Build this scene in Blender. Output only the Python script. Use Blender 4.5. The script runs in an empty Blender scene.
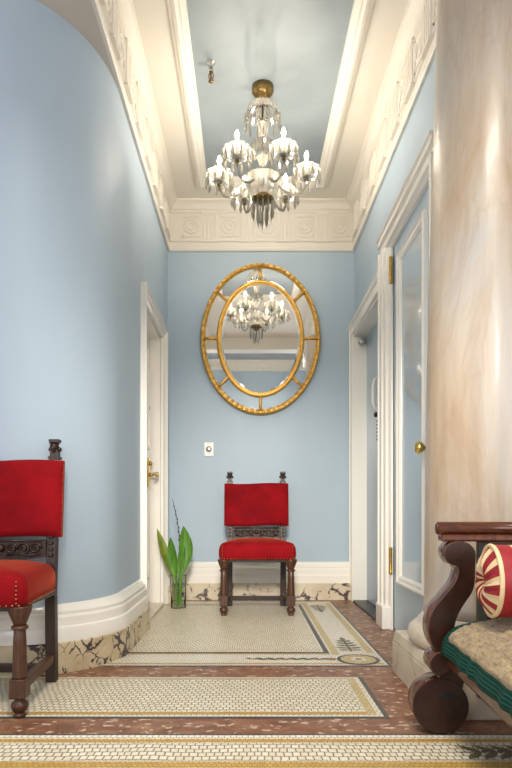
import bpy, bmesh, math, random
from mathutils import Vector, Matrix, noise
random.seed(7)
PI = math.pi
SC = bpy.context.scene
COL = SC.collection

# ------------------------------------------------------------------ materials
def new_mat(name):
    m = bpy.data.materials.new(name); m.use_nodes = True
    nt = m.node_tree
    for n in list(nt.nodes): nt.nodes.remove(n)
    out = nt.nodes.new('ShaderNodeOutputMaterial')
    return m, nt, out
def N(nt, typ, **kw):
    n = nt.nodes.new('ShaderNode' + typ)
    for k, v in kw.items():
        if hasattr(n, k) and k not in n.inputs: setattr(n, k, v)
        else: n.inputs[k].default_value = v
    return n
def ramp(nt, fac, stops):
    r = nt.nodes.new('ShaderNodeValToRGB')
    el = r.color_ramp.elements
    while len(el) < len(stops): el.new(0.5)
    for e, (p, c) in zip(el, stops):
        e.position = p; e.color = (c[0], c[1], c[2], 1)
    nt.links.new(fac, r.inputs['Fac'])
    return r.outputs['Color']
def coords(nt, scale=(1, 1, 1), rot=(0, 0, 0), kind='Object'):
    tc = nt.nodes.new('ShaderNodeTexCoord')
    mp = nt.nodes.new('ShaderNodeMapping')
    mp.inputs['Scale'].default_value = scale
    mp.inputs['Rotation'].default_value = rot
    nt.links.new(tc.outputs[kind], mp.inputs['Vector'])
    return mp.outputs['Vector']
def noise_t(nt, vec, scale, detail=4, rough=.55, dist=0.0):
    n = N(nt, 'TexNoise'); n.inputs['Scale'].default_value = scale
    n.inputs['Detail'].default_value = detail; n.inputs['Roughness'].default_value = rough
    n.inputs['Distortion'].default_value = dist
    nt.links.new(vec, n.inputs['Vector'])
    return n
def mixc(nt, fac, a, b, blend='MIX'):
    m = nt.nodes.new('ShaderNodeMix'); m.data_type = 'RGBA'; m.blend_type = blend
    if isinstance(fac, (int, float)): m.inputs[0].default_value = fac
    else: nt.links.new(fac, m.inputs[0])
    for i, c in ((6, a), (7, b)):
        if isinstance(c, tuple): m.inputs[i].default_value = (c[0], c[1], c[2], 1)
        else: nt.links.new(c, m.inputs[i])
    return m.outputs[2]
def bsdf(nt, out, color, rough=.5, metal=0.0, spec=.5, coat=0.0, sheen=0.0, bump=None, bstr=.2, bdist=.01, coat_rough=.05):
    b = nt.nodes.new('ShaderNodeBsdfPrincipled')
    if isinstance(color, tuple): b.inputs['Base Color'].default_value = (*color, 1)
    else: nt.links.new(color, b.inputs['Base Color'])
    if isinstance(rough, (int, float)): b.inputs['Roughness'].default_value = rough
    else: nt.links.new(rough, b.inputs['Roughness'])
    b.inputs['Metallic'].default_value = metal
    b.inputs['Specular IOR Level'].default_value = spec
    b.inputs['Coat Weight'].default_value = coat
    b.inputs['Coat Roughness'].default_value = coat_rough
    b.inputs['Sheen Weight'].default_value = sheen
    if bump is not None:
        bp = nt.nodes.new('ShaderNodeBump'); bp.inputs['Strength'].default_value = bstr
        bp.inputs['Distance'].default_value = bdist
        nt.links.new(bump, bp.inputs['Height']); nt.links.new(bp.outputs['Normal'], b.inputs['Normal'])
    nt.links.new(b.outputs[0], out.inputs['Surface'])
    return b
def paint(name, c, rough=.45, var=.06, scale=2.0, vscale=(1, 1, .35), spec=.5, coat=0.0):
    m, nt, out = new_mat(name)
    v = coords(nt, vscale)
    n = noise_t(nt, v, scale, 5)
    d = tuple(max(0, x * (1 - var)) for x in c); l = tuple(min(1, x * (1 + var)) for x in c)
    col = ramp(nt, n.outputs['Fac'], [(.3, d), (.7, l)])
    n2 = noise_t(nt, coords(nt), 160, 2)
    bsdf(nt, out, col, rough, spec=spec, coat=coat, bump=n2.outputs['Fac'], bstr=.04, bdist=.002)
    return m
def simple(name, c, rough=.5, metal=0.0, var=.1, scale=30, coat=0.0, spec=.5):
    m, nt, out = new_mat(name)
    n = noise_t(nt, coords(nt), scale, 3)
    d = tuple(x * (1 - var) for x in c); l = tuple(min(1, x * (1 + var)) for x in c)
    bsdf(nt, out, ramp(nt, n.outputs['Fac'], [(.3, d), (.7, l)]), rough, metal, coat=coat, spec=spec)
    return m
def wood(name, dark, light, rough=.35, coat=.0, scale=(8, 8, 1.2), bstr=.15):
    m, nt, out = new_mat(name)
    v = coords(nt, scale)
    n = noise_t(nt, v, 6, 6, .6, .8)
    n2 = noise_t(nt, coords(nt), 5, 2)
    c = ramp(nt, n.outputs['Fac'], [(.3, dark), (.72, light)])
    c = mixc(nt, n2.outputs['Fac'], c, mixc(nt, .5, c, dark))
    bsdf(nt, out, c, rough, coat=coat, bump=n.outputs['Fac'], bstr=bstr, bdist=.003, coat_rough=.12)
    return m
def tesserae(name, c1, c2, mortar, size=.0155, wob=.008):
    m, nt, out = new_mat(name)
    v = coords(nt)
    n = noise_t(nt, v, 5, 2)
    add = nt.nodes.new('ShaderNodeVectorMath'); add.operation = 'MULTIPLY_ADD'
    nt.links.new(n.outputs['Color'], add.inputs[0]); add.inputs[1].default_value = (wob * 3,) * 3
    nt.links.new(v, add.inputs[2])
    br = nt.nodes.new('ShaderNodeTexBrick')
    nt.links.new(add.outputs[0], br.inputs['Vector'])
    br.inputs['Scale'].default_value = 1.0
    br.inputs['Brick Width'].default_value = size
    br.inputs['Row Height'].default_value = size * 1.15
    br.inputs['Mortar Size'].default_value = size * .10
    br.inputs['Mortar Smooth'].default_value = .25
    br.inputs['Color1'].default_value = (*c1, 1); br.inputs['Color2'].default_value = (*c2, 1)
    br.inputs['Mortar'].default_value = (*mortar, 1)
    br.offset = .5
    big = noise_t(nt, v, 2.2, 4)
    c = mixc(nt, .5, br.outputs['Color'], ramp(nt, big.outputs['Fac'], [(.3, (.50, .48, .43)), (.65, (.66, .64, .59))]), 'OVERLAY')
    inv = N(nt, 'Math', operation='SUBTRACT'); inv.inputs[0].default_value = 1.0
    nt.links.new(br.outputs['Fac'], inv.inputs[1])
    bsdf(nt, out, c, .40, bump=inv.outputs[0], bstr=.35, bdist=.002)
    return m

M = {}
M['blue'] = paint('blue_wall_paint', (.41, .51, .60), .52, .05)
M['bluedoor'] = paint('grey_blue_door_paint', (.42, .53, .62), .30, .03)
M['bluegloss'] = paint('glossy_panel_paint', (.42, .535, .63), .25, .02, coat=.9)
M['blueceil'] = paint('grey_blue_ceiling_paint', (.31, .365, .40), .5, .12, 3.0, (1, 1, 1))
M['white'] = paint('cream_white_trim_paint', (.88, .845, .78), .2, .02, 2, (1, 1, 1))
M['plaster'] = paint('cream_plaster_paint', (.77, .735, .665), .5, .03, 2, (1, 1, 1))
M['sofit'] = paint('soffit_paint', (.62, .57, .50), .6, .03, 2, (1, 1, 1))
M['gold'] = simple('gilt_wood', (.76, .44, .10), .36, .75, .18, 40)
M['brass'] = simple('polished_brass', (.78, .55, .17), .2, 1.0, .1, 30)
M['oldbrass'] = simple('aged_brass', (.22, .155, .06), .35, 1.0, .3, 60)
M['hinge'] = simple('hinge_brass', (.55, .33, .06), .35, .9, .2, 60)
M['chrome'] = simple('grey_metal', (.55, .55, .53), .3, .9, .1, 40)
M['darkmetal'] = simple('dark_metal', (.03, .03, .03), .4, .5, .1, 40)
M['walnut'] = wood('dark_carved_walnut', (.012, .004, .002), (.052, .019, .008), .40, .0, (14, 14, 2.5))
M['walnut2'] = wood('walnut_turning', (.035, .012, .005), (.130, .046, .017), .40, .05, (16, 16, 2))
M['mahog'] = wood('polished_mahogany', (.045, .010, .004), (.20, .050, .017), .24, .25, (6, 6, 2), .04)
M['mahog2'] = wood('dark_mahogany_face', (.012, .004, .002), (.062, .018, .007), .36, .06, (5, 5, 3), .04)
M['rail'] = wood('red_brown_mahogany', (.035, .008, .003), (.18, .046, .014), .2, .3, (2, 8, 8), .04)
M['bone'] = simple('ivory_plastic', (.80, .78, .72), .35)
M['tw'] = tesserae('cream_tesserae', (.86, .80, .66), (.74, .66, .50), (.22, .165, .10), .0225, .011)
M['tw2'] = tesserae('ivory_tesserae', (.88, .84, .74), (.80, .74, .62), (.40, .34, .26), .018, .004)
M['tg'] = tesserae('ochre_tesserae', (.62, .40, .10), (.50, .29, .06), (.28, .18, .07), .014, .004)
M['tp'] = tesserae('pale_ochre_tesserae', (.70, .56, .30), (.60, .44, .20), (.30, .23, .12), .014, .004)
M['tk'] = tesserae('black_tesserae', (.035, .032, .035), (.06, .05, .05), (.12, .10, .09), .014, .004)
M['to'] = tesserae('olive_tesserae', (.13, .125, .07), (.08, .08, .045), (.18, .15, .10), .012, .004)
M['tt'] = tesserae('tan_tesserae', (.42, .27, .14), (.34, .20, .10), (.22, .15, .10), .012, .004)

def rosso():
    m, nt, out = new_mat('red_brown_marble')
    v = coords(nt)
    n = noise_t(nt, v, 9, 8, .65, 1.2)
    c = ramp(nt, n.outputs['Fac'], [(.28, (.13, .052, .028)), (.5, (.255, .115, .062)), (.72, (.38, .215, .125))])
    vv = coords(nt, (19, 38, 19), (0, 0, .5))
    dn = noise_t(nt, v, 30, 3)
    add = nt.nodes.new('ShaderNodeVectorMath'); add.operation = 'MULTIPLY_ADD'
    nt.links.new(dn.outputs['Color'], add.inputs[0]); add.inputs[1].default_value = (1.6,) * 3
    nt.links.new(vv, add.inputs[2])
    vo = N(nt, 'TexVoronoi'); vo.inputs['Scale'].default_value = 1.0
    nt.links.new(add.outputs[0], vo.inputs['Vector'])
    fl = ramp(nt, vo.outputs['Distance'], [(.24, (1, 1, 1)), (.34, (0, 0, 0))])
    n3 = noise_t(nt, v, 14, 3)
    g = ramp(nt, n3.outputs['Fac'], [(.40, (0, 0, 0)), (.50, (1, 1, 1))])
    f = mixc(nt, 1.0, fl, g, 'MULTIPLY')
    c = mixc(nt, f, c, (.62, .47, .36))
    bsdf(nt, out, c, .4, spec=.3)
    return m
M['rosso'] = rosso()
def breccia(name, base1, base2, vein, thr=.06, scale=9, rough=.25):
    m, nt, out = new_mat(name)
    v = coords(nt)
    dn = noise_t(nt, v, 7, 4)
    add = nt.nodes.new('ShaderNodeVectorMath'); add.operation = 'MULTIPLY_ADD'
    nt.links.new(dn.outputs['Color'], add.inputs[0]); add.inputs[1].default_value = (.16, .16, .16)
    nt.links.new(v, add.inputs[2])
    vo = N(nt, 'TexVoronoi', feature='DISTANCE_TO_EDGE'); vo.inputs['Scale'].default_value = scale
    nt.links.new(add.outputs[0], vo.inputs['Vector'])
    n = noise_t(nt, v, 6, 6, .6, .5)
    c = ramp(nt, n.outputs['Fac'], [(.3, base2), (.7, base1)])
    n2 = noise_t(nt, v, 8, 4)
    wid = N(nt, 'Math', operation='MULTIPLY'); wid.inputs[1].default_value = 1.0
    sub = N(nt, 'Math', operation='SUBTRACT'); nt.links.new(n2.outputs['Fac'], sub.inputs[0]); sub.inputs[1].default_value = .40
    mul = N(nt, 'Math', operation='MULTIPLY'); nt.links.new(sub.outputs[0], mul.inputs[0]); mul.inputs[1].default_value = thr * 10
    d = N(nt, 'Math', operation='SUBTRACT'); nt.links.new(mul.outputs[0], d.inputs[0]); nt.links.new(vo.outputs['Distance'], d.inputs[1])
    f = ramp(nt, d.outputs[0], [(.0, (0, 0, 0)), (.05, (1, 1, 1))])
    c = mixc(nt, f, c, vein)
    bsdf(nt, out, c, rough)
    return m
M['breccia'] = breccia('veined_cream_marble', (.70, .60, .42), (.50, .38, .22), (.060, .048, .055), .050, 15)
M['breccia2'] = breccia('pale_veined_marble', (.74, .66, .52), (.60, .50, .36), (.10, .075, .07), .055, 8)
def onyx():
    m, nt, out = new_mat('beige_onyx_marble')
    v = coords(nt, (1.2, 1.2, .38), (.22, .30, .2))
    n = noise_t(nt, v, 2.3, 10, .6, 1.1)
    c = ramp(nt, n.outputs['Fac'], [(.25, (.33, .225, .14)), (.40, (.46, .355, .255)), (.52, (.50, .44, .37)), (.62, (.47, .455, .435)), (.76, (.57, .50, .42))])
    v3 = coords(nt, (9, 9, .8), (.10, .16, 0))
    st = noise_t(nt, v3, 2.2, 7, .65, .8)
    c = mixc(nt, .45, c, ramp(nt, st.outputs['Fac'], [(.3, (.40, .36, .32)), (.7, (.60, .59, .57))]), 'OVERLAY')
    v2 = coords(nt, (2.0, 2.0, .7), (.3, .5, 0))
    w = noise_t(nt, v2, 1.6, 8, .6, 1.2)
    vein = ramp(nt, w.outputs['Fac'], [(.46, (0, 0, 0)), (.5, (1, 1, 1)), (.54, (0, 0, 0))])
    c = mixc(nt, mixc(nt, 1.0, vein, (.35, .35, .35), 'MULTIPLY'), c, (.40, .29, .20))
    bsdf(nt, out, c, .32, coat=.10)
    return m
M['onyx'] = onyx()
M['plinth'] = breccia('cream_plinth_marble', (.72, .65, .53), (.55, .46, .35), (.34, .25, .17), .016, 4, .3)
def velvet():
    m, nt, out = new_mat('red_velvet')
    n = noise_t(nt, coords(nt), 9, 4)
    n2 = noise_t(nt, coords(nt), 420, 2)
    c = ramp(nt, n.outputs['Fac'], [(.3, (.17, .0015, .005)), (.7, (.28, .003, .007))])
    b = bsdf(nt, out, c, .85, spec=.15, sheen=.55, bump=n2.outputs['Fac'], bstr=.25, bdist=.002)
    b.inputs['Sheen Tint'].default_value = (1.0, .22, .10, 1)
    b.inputs['Sheen Roughness'].default_value = .35
    return m
M['velvet'] = velvet()
M['nail'] = simple('brass_nail', (.42, .22, .11), .3, .9)
def glass(name, tint=(.97, .97, .95), gl=.30, refr=.30, white=.06):
    # cut crystal: part clear, part refracting, bright facets
    m, nt, out = new_mat(name)
    tr = N(nt, 'BsdfTransparent'); tr.inputs['Color'].default_value = (*tint, 1)
    rf = N(nt, 'BsdfRefraction'); rf.inputs['Color'].default_value = (*tint, 1); rf.inputs['IOR'].default_value = 1.45; rf.inputs['Roughness'].default_value = .03
    gs = N(nt, 'BsdfGlossy'); gs.inputs['Roughness'].default_value = .06; gs.inputs['Color'].default_value = (1, .98, .94, 1)
    df = N(nt, 'BsdfTranslucent'); df.inputs['Color'].default_value = (.95, .90, .80, 1)
    m1 = N(nt, 'MixShader'); m1.inputs[0].default_value = refr
    nt.links.new(tr.outputs[0], m1.inputs[1]); nt.links.new(rf.outputs[0], m1.inputs[2])
    m3 = N(nt, 'MixShader'); m3.inputs[0].default_value = white
    nt.links.new(m1.outputs[0], m3.inputs[1]); nt.links.new(df.outputs[0], m3.inputs[2])
    lw = N(nt, 'LayerWeight'); lw.inputs['Blend'].default_value = gl
    m2 = N(nt, 'MixShader'); nt.links.new(lw.outputs['Fresnel'], m2.inputs[0])
    nt.links.new(m3.outputs[0], m2.inputs[1]); nt.links.new(gs.outputs[0], m2.inputs[2])
    nt.links.new(m2.outputs[0], out.inputs['Surface'])
    return m
M['crystal'] = glass('cut_crystal', (.94, .93, .90), .5, .5, .45)
M['vase'] = glass('clear_vase_glass', (.96, .975, .96), .10, .0, .03)
M['pane'] = glass('window_glass', (.97, .98, .98), .12, .0, .0)
def mirror_m():
    m, nt, out = new_mat('mirror_silvering')
    n = noise_t(nt, coords(nt), 3, 3)
    r = N(nt, 'MapRange'); nt.links.new(n.outputs['Fac'], r.inputs[0]); r.inputs[3].default_value = .01; r.inputs[4].default_value = .03
    bsdf(nt, out, (.90, .91, .90), r.outputs[0], 1.0)
    return m
M['mirror'] = mirror_m()
def emit(name, c, s):
    m, nt, out = new_mat(name)
    e = N(nt, 'Emission'); e.inputs['Color'].default_value = (*c, 1); e.inputs['Strength'].default_value = s
    nt.links.new(e.outputs[0], out.inputs['Surface'])
    return m
M['bulb'] = emit('lit_bulb', (1.0, .87, .70), 490)
def leafm(name, a, b):
    m, nt, out = new_mat(name)
    n = noise_t(nt, coords(nt, (14, 14, 3)), 4, 4)
    c = ramp(nt, n.outputs['Fac'], [(.3, a), (.7, b)])
    bsdf(nt, out, c, .35)
    return m
M['leaf'] = leafm('green_leaf', (.040, .13, .010), (.12, .30, .028))
M['leafy'] = leafm('yellowing_leaf', (.07, .15, .010), (.26, .28, .03))
M['twig'] = simple('dark_twig', (.035, .025, .022), .6)
M['water'] = glass('green_tinted_water', (.86, .91, .80), .06, .0, .0)
def fur():
    m, nt, out = new_mat('golden_fur')
    n = noise_t(nt, coords(nt, (1, .30, 1)), 85, 6, .75, .4)
    n2 = noise_t(nt, coords(nt), 9, 3)
    c = ramp(nt, n.outputs['Fac'], [(.36, (.15, .08, .025)), (.5, (.40, .26, .10)), (.66, (.66, .50, .25))])
    c = mixc(nt, n2.outputs['Fac'], c, mixc(nt, .35, c, (.30, .18, .07)))
    bsdf(nt, out, c, .8, sheen=.4, bump=n.outputs['Fac'], bstr=.9, bdist=.012)
    return m
M['fur'] = fur()
def green():
    m, nt, out = new_mat('green_quilted_cloth')
    w = N(nt, 'TexWave'); w.bands_direction = 'Z'; w.inputs['Scale'].default_value = 32; w.inputs['Distortion'].default_value = 1.0
    nt.links.new(coords(nt), w.inputs['Vector'])
    c = ramp(nt, w.outputs['Fac'], [(.1, (.003, .034, .026)), (.9, (.009, .080, .058))])
    bsdf(nt, out, c, .8, spec=.2, bump=w.outputs['Fac'], bstr=.5, bdist=.004)
    return m
M['green'] = green()
M['cream'] = simple('cream_silk', (.80, .62, .36), .5, 0, .08, 60)
M['redsilk'] = simple('crimson_silk', (.32, .012, .020), .5, 0, .12, 60)
M['darkcloth'] = simple('dark_upholstery', (.10, .035, .03), .8)
M['greypost'] = simple('dark_grey_wood', (.05, .045, .04), .5)
M['redbulb'] = simple('red_liquid_bulb', (.30, .012, .02), .15)

# ------------------------------------------------------------------ mesh builder
class MB:
    def __init__(s): s.v = []; s.f = []; s.m = []; s.s = []
    def add(s, vs, fs, mat=0, smooth=False, T=None):
        b = len(s.v)
        for p in vs:
            p = Vector(p)
            s.v.append(T @ p if T is not None else p)
        for f in fs:
            s.f.append([b + i for i in f]); s.m.append(mat); s.s.append(smooth)
        return s
    def box(s, x0, x1, y0, y1, z0, z1, mat=0, T=None):
        if x0 > x1: x0, x1 = x1, x0
        if y0 > y1: y0, y1 = y1, y0
        vs = [(x0, y0, z0), (x1, y0, z0), (x1, y1, z0), (x0, y1, z0), (x0, y0, z1), (x1, y0, z1), (x1, y1, z1), (x0, y1, z1)]
        fs = [(0, 3, 2, 1), (4, 5, 6, 7), (0, 1, 5, 4), (1, 2, 6, 5), (2, 3, 7, 6), (3, 0, 4, 7)]
        return s.add(vs, fs, mat, False, T)
    def lathe(s, prof, c=(0, 0, 0), n=24, mat=0, T=None, smooth=True, caps=True, flute=None):
        vs = []; fs = []
        k = len(prof)
        for i in range(n):
            a = 2 * PI * i / n
            for (r, z) in prof:
                rr = r
                if flute and flute[1] <= z <= flute[2]: rr = r * (1 - flute[3] * (.5 - .5 * math.cos(a * flute[0])))
                vs.append((c[0] + rr * math.cos(a), c[1] + rr * math.sin(a), c[2] + z))
        for i in range(n):
            j = (i + 1) % n
            for q in range(k - 1):
                fs.append((i * k + q, j * k + q, j * k + q + 1, i * k + q + 1))
        if caps:
            fs.append([i * k for i in range(n)][::-1]); fs.append([i * k + k - 1 for i in range(n)])
        return s.add(vs, fs, mat, smooth, T)
    def tube(s, pts, r, n=10, mat=0, T=None, closed=False, smooth=True):
        pts = [Vector(p) for p in pts]; k = len(pts)
        rs = r if isinstance(r, (list, tuple)) else [r] * k
        vs = []; fs = []
        up = Vector((0, 0, 1)); prev = None
        for i, p in enumerate(pts):
            if closed: d = pts[(i + 1) % k] - pts[i - 1]
            else: d = pts[min(i + 1, k - 1)] - pts[max(i - 1, 0)]
            if d.length < 1e-9: d = Vector((0, 0, 1))
            d.normalize()
            if prev is None:
                a = d.cross(up)
                if a.length < 1e-3: a = d.cross(Vector((1, 0, 0)))
            else:
                a = prev - d * prev.dot(d)
                if a.length < 1e-6: a = d.cross(up)
            a.normalize(); prev = a
            b = d.cross(a)
            for j in range(n):
                t = 2 * PI * j / n
                vs.append(p + (a * math.cos(t) + b * math.sin(t)) * rs[i])
        for i in range(k if closed else k - 1):
            i2 = (i + 1) % k
            for j in range(n):
                j2 = (j + 1) % n
                fs.append((i * n + j, i * n + j2, i2 * n + j2, i2 * n + j))
        if not closed:
            fs.append(list(range(n))[::-1]); fs.append([(k - 1) * n + j for j in range(n)])
        return s.add(vs, fs, mat, smooth, T)
    def ball(s, c, r, n=10, mat=0, T=None, sz=1.0):
        k = max(4, n // 2)
        prof = [(r * math.sin(PI * i / k), -r * sz * math.cos(PI * i / k)) for i in range(k + 1)]
        prof[0] = (r * .02, prof[0][1]); prof[-1] = (r * .02, prof[-1][1])
        return s.lathe(prof, c, n, mat, T)
    def prism(s, poly, ax, t0, t1, mat=0, T=None, smooth=False, side=None):
        # poly in the plane across axis ax
        n = len(poly); vs = []
        for t in (t0, t1):
            for (a, b) in poly:
                vs.append((t, a, b) if ax == 'x' else (a, t, b) if ax == 'y' else (a, b, t))
        s.add(vs, [list(range(n))[::-1], list(range(n, 2 * n))], mat, False, T)
        s.add(vs, [(i, (i + 1) % n, n + (i + 1) % n, n + i) for i in range(n)], mat if side is None else side, smooth, T)
        return s
    def sweep(s, prof, path, mat=0, closed=False, side=1, smooth=False, zoff=0):
        # prof: (d, z) with d measured to the right of the path
        P = [Vector((p[0], p[1])) for p in path]; k = len(P); q = len(prof); vs = []; fs = []
        def nrm(a, b):
            d = (b - a).normalized(); return Vector((d.y, -d.x)) * side
        for i in range(k):
            if closed or 0 < i < k - 1:
                n1 = nrm(P[i - 1], P[i]); n2 = nrm(P[i], P[(i + 1) % k])
                mv = (n1 + n2) / (1 + n1.dot(n2))
            elif i == 0: mv = nrm(P[0], P[1])
            else: mv = nrm(P[-2], P[-1])
            for (d, z) in prof:
                w = P[i] + mv * d; vs.append((w.x, w.y, z + zoff))
        for i in range(k if closed else k - 1):
            i2 = (i + 1) % k
            for j in range(q - 1):
                fs.append((i * q + j, i2 * q + j, i2 * q + j + 1, i * q + j + 1))
        s.add(vs, fs, mat, smooth)
        if not closed:
            s.add(vs[:q], [list(range(q))], mat); s.add(vs[-q:], [list(range(q))[::-1]], mat)
        return s
    def build(s, name, mats, parent=None, bevel=0, seg=2, subsurf=0, rel=None, fix=True, base=False, auto=None):
        if not isinstance(mats, (list, tuple)): mats = [mats]
        vs = s.v
        off = Vector((0, 0, 0))
        if rel is not None: vs = [p - Vector(rel) for p in vs]
        if base:
            lo = [min(p[i] for p in vs) for i in range(3)]; hi = [max(p[i] for p in vs) for i in range(3)]
            off = Vector(((lo[0] + hi[0]) / 2, (lo[1] + hi[1]) / 2, lo[2])); vs = [p - off for p in vs]
        me = bpy.data.meshes.new(name)
        me.from_pydata([tuple(p) for p in vs], [], s.f)
        for m in mats: me.materials.append(m)
        for p, mi, sm in zip(me.polygons, s.m, s.s): p.material_index = mi; p.use_smooth = sm
        if fix:
            bm = bmesh.new(); bm.from_mesh(me)
            bmesh.ops.remove_doubles(bm, verts=bm.verts, dist=1e-5)
            bmesh.ops.recalc_face_normals(bm, faces=bm.faces)
            bm.to_mesh(me); bm.free()
        o = bpy.data.objects.new(name, me); COL.objects.link(o)
        o.location = off
        if auto:
            for p in me.polygons: p.use_smooth = True
            me.set_sharp_from_angle(angle=math.radians(auto))
        if parent: o.parent = parent
        if bevel:
            b = o.modifiers.new('bevel', 'BEVEL'); b.width = bevel; b.segments = seg; b.limit_method = 'ANGLE'; b.angle_limit = math.radians(40)
        if subsurf:
            b = o.modifiers.new('sub', 'SUBSURF'); b.levels = subsurf; b.render_levels = subsurf
        return o

def thing(name, label, cat, loc=(0, 0, 0), rotz=0, group=None):
    o = bpy.data.objects.new(name, None); COL.objects.link(o)
    o.empty_display_size = .1
    o.location = loc; o.rotation_euler = (0, 0, rotz)
    if label: o['label'] = label
    if cat: o['category'] = cat
    if group: o['group'] = group
    return o
def tag(o, label, cat, group=None):
    o['label'] = label; o['category'] = cat
    if group: o['group'] = group
    return o
def struct(o, label=None, cat=None):
    o['kind'] = 'structure'
    if label: o['label'] = label
    if cat: o['category'] = cat
    return o
def copy_tree(o, parent=None):
    c = o.copy(); COL.objects.link(c)
    if parent: c.parent = parent
    for ch in [k for k in bpy.data.objects if k.parent == o and k != c]:
        copy_tree(ch, c)
    return c

# ------------------------------------------------------------------ dimensions
XL, XR, YF = -.62, .84, 4.61          # corridor walls
HC = 2.712                             # underside of cornice / beams
ZC = 3.09                             # corridor ceiling
CY = .94                              # near end of the corridor ceiling
ARC = [(-1.02 + .40 * math.cos(a), 2.87 - .40 * math.sin(a)) for a in [PI / 2 * i / 24 for i in range(25)]]  # rounded wall end

# ------------------------------------------------------------------ floor
b = MB()
b.box(-2.6, 2.6, -1.4, 4.8, -.06, 0, 0)
def rect(x0, x1, y0, y1, lay, mat): b.add([(x0, y0, lay * .0006), (x1, y0, lay * .0006), (x1, y1, lay * .0006), (x0, y1, lay * .0006)], [(0, 1, 2, 3)], mat)
def poly(pts, lay, mat): b.add([(p[0], p[1], lay * .0006) for p in pts], [list(range(len(pts)))], mat)
def disc(cx, cy, r, lay, mat, n=36): poly([(cx + r * math.cos(2 * PI * i / n), cy + r * math.sin(2 * PI * i / n)) for i in range(n)], lay, mat)
def leaf2(x, y, ang, L, W, lay, mat):
    pts = []
    for t, w in ((0, .12), (.25, .75), (.5, 1), (.75, .7), (1, .02)): pts.append((t * L, w * W / 2))
    for t, w in ((.75, -.7), (.5, -1), (.25, -.75), (0, -.12)): pts.append((t * L, w * W / 2))
    ca, sa = math.cos(ang), math.sin(ang)
    poly([(x + p * ca - q * sa, y + p * sa + q * ca) for p, q in pts], lay, mat)
# materials: 0 rosso 1 cream 2 ivory 3 ochre 4 black 5 olive 6 tan 7 pale ochre
# hall panel
rect(-.70, .640, 2.595, 4.49, 1, 4)
rect(-.70, .627, 2.610, 4.475, 2, 2)
rect(-.70, .612, 2.632, 2.650, 3, 3)
rect(.578, .612, 2.84, 4.40, 3, 7)
rect(.407, .440, 2.80, 4.40, 4, 7)
rect(-.70, .440, 4.335, 4.375, 3, 7)
rect(-.70, .395, 2.815, 2.830, 3, 3)
rect(-.70, .395, 2.833, 2.858, 3, 4)
rect(.372, .395, 2.833, 4.315, 4, 4)
rect(-.70, .395, 4.295, 4.315, 3, 4)
rect(-.70, .365, 2.868, 4.285, 3, 1)
disc(.512, 2.712, .098, 4, 4); disc(.512, 2.712, .080, 5, 7); disc(.512, 2.712, .036, 6, 2); disc(.512, 2.712, .016, 7, 6)
for (cx, cy, sgn) in ((.508, 2.93, 1), (.508, 4.25, -1)):
    poly([(cx - .006, cy - sgn * .06), (cx + .006, cy - sgn * .06), (cx + .006, cy + sgn * .22), (cx - .006, cy + sgn * .22)], 4, 5)
    for i in range(4):
        yy = cy + sgn * (.0 + .05 * i)
        for sd in (-1, 1):
            leaf2(cx, yy, PI / 2 * sgn + sd * (1.15 - .12 * i), .075 - .008 * i, .026, 4 + (i % 2), 5)
    leaf2(cx, cy + sgn * .17, PI / 2 * sgn, .09, .03, 5, 5)
    for sd in (-1, 1): leaf2(cx, cy - sgn * .03, PI / 2 * sgn + sd * 1.6, .06, .02, 5, 6)
for i in range(7):                                          # garland along the near border
    gx = .02 + i * .052
    leaf2(gx, 2.715, .5, .055, .024, 4, 5 if i % 3 else 6)
    leaf2(gx + .02, 2.735, -.6, .055, .024, 5, 5 if (i + 1) % 3 else 6)
    leaf2(gx, 2.72, PI - .7, .035, .016, 6, 5)
disc(.39, 2.722, .022, 6, 6, 14)
# middle panel
rect(-1.25, .472, 1.940, 2.432, 1, 4)
rect(-1.25, .455, 1.957, 2.425, 2, 2)
rect(-1.25, .436, 1.975, 2.003, 3, 3)
rect(-1.25, .436, 2.395, 2.405, 3, 3)
rect(.404, .436, 1.975, 2.405, 4, 7)
rect(-1.25, .398, 2.012, 2.388, 3, 1)
# near panel
rect(-1.9, 1.7, 1.16, 1.808, 1, 4)
rect(-1.9, 1.7, 1.176, 1.795, 2, 2)
rect(-1.9, 1.7, 1.738, 1.764, 3, 3)
rect(-1.9, 1.7, 1.565, 1.603, 3, 3)
rect(-1.9, 1.7, 1.612, 1.730, 3, 1)
rect(-1.9, 1.7, 1.19, 1.556, 3, 1)
for i in range(4):
    gx = .66 + .045 * i
    leaf2(gx, 1.665, PI - .75, .07, .026, 4, 5); leaf2(gx, 1.665, PI + .75, .07, .026, 5, 5); leaf2(gx, 1.665, 0.5, .05, .02, 6, 5)
rect(.60, .86, 1.661, 1.668, 4, 5)
FLOOR = struct(b.build('floor', [M['rosso'], M['tw'], M['tw2'], M['tg'], M['tk'], M['to'], M['tt'], M['tp']], fix=False))

# ------------------------------------------------------------------ walls
DL0, DL1, DLH = 3.50, 4.31, 1.957          # left door opening
b = MB()
outer = [(XL, DL0)] + ARC + [(-2.6, 2.47)]
inner = [(-2.6, 2.69), (-1.02, 2.69), (-.84, 2.87), (-.84, DL0)]
b.prism(outer + inner, 'z', 0, HC, 0)
b.box(-.84, XL, 2.87, DL0, HC - .001, 3.16); b.box(-.84, XL, DL0, DL1, DLH, 3.16); b.box(-.84, XL, DL1, YF, 0, 3.16)
for p in b.v:                              # the rounded end leans out slightly towards the top
    w = min(1, max(0, (2.87 - p.y) / .40)); p.y -= .19 * w * max(0, p.z) / HC
struct(b.build('wall_left', M['blue'], auto=30))
b = MB(); b.box(-.84, 1.06, YF, YF + .15, 0, 3.16); struct(b.build('wall_far', M['blue']))
DF0, DF1, DFH = 3.60, 4.47, 2.02          # far right door
DN0, DN1, DNH = 2.62, 3.40, 2.21          # near right door
b = MB()
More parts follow.
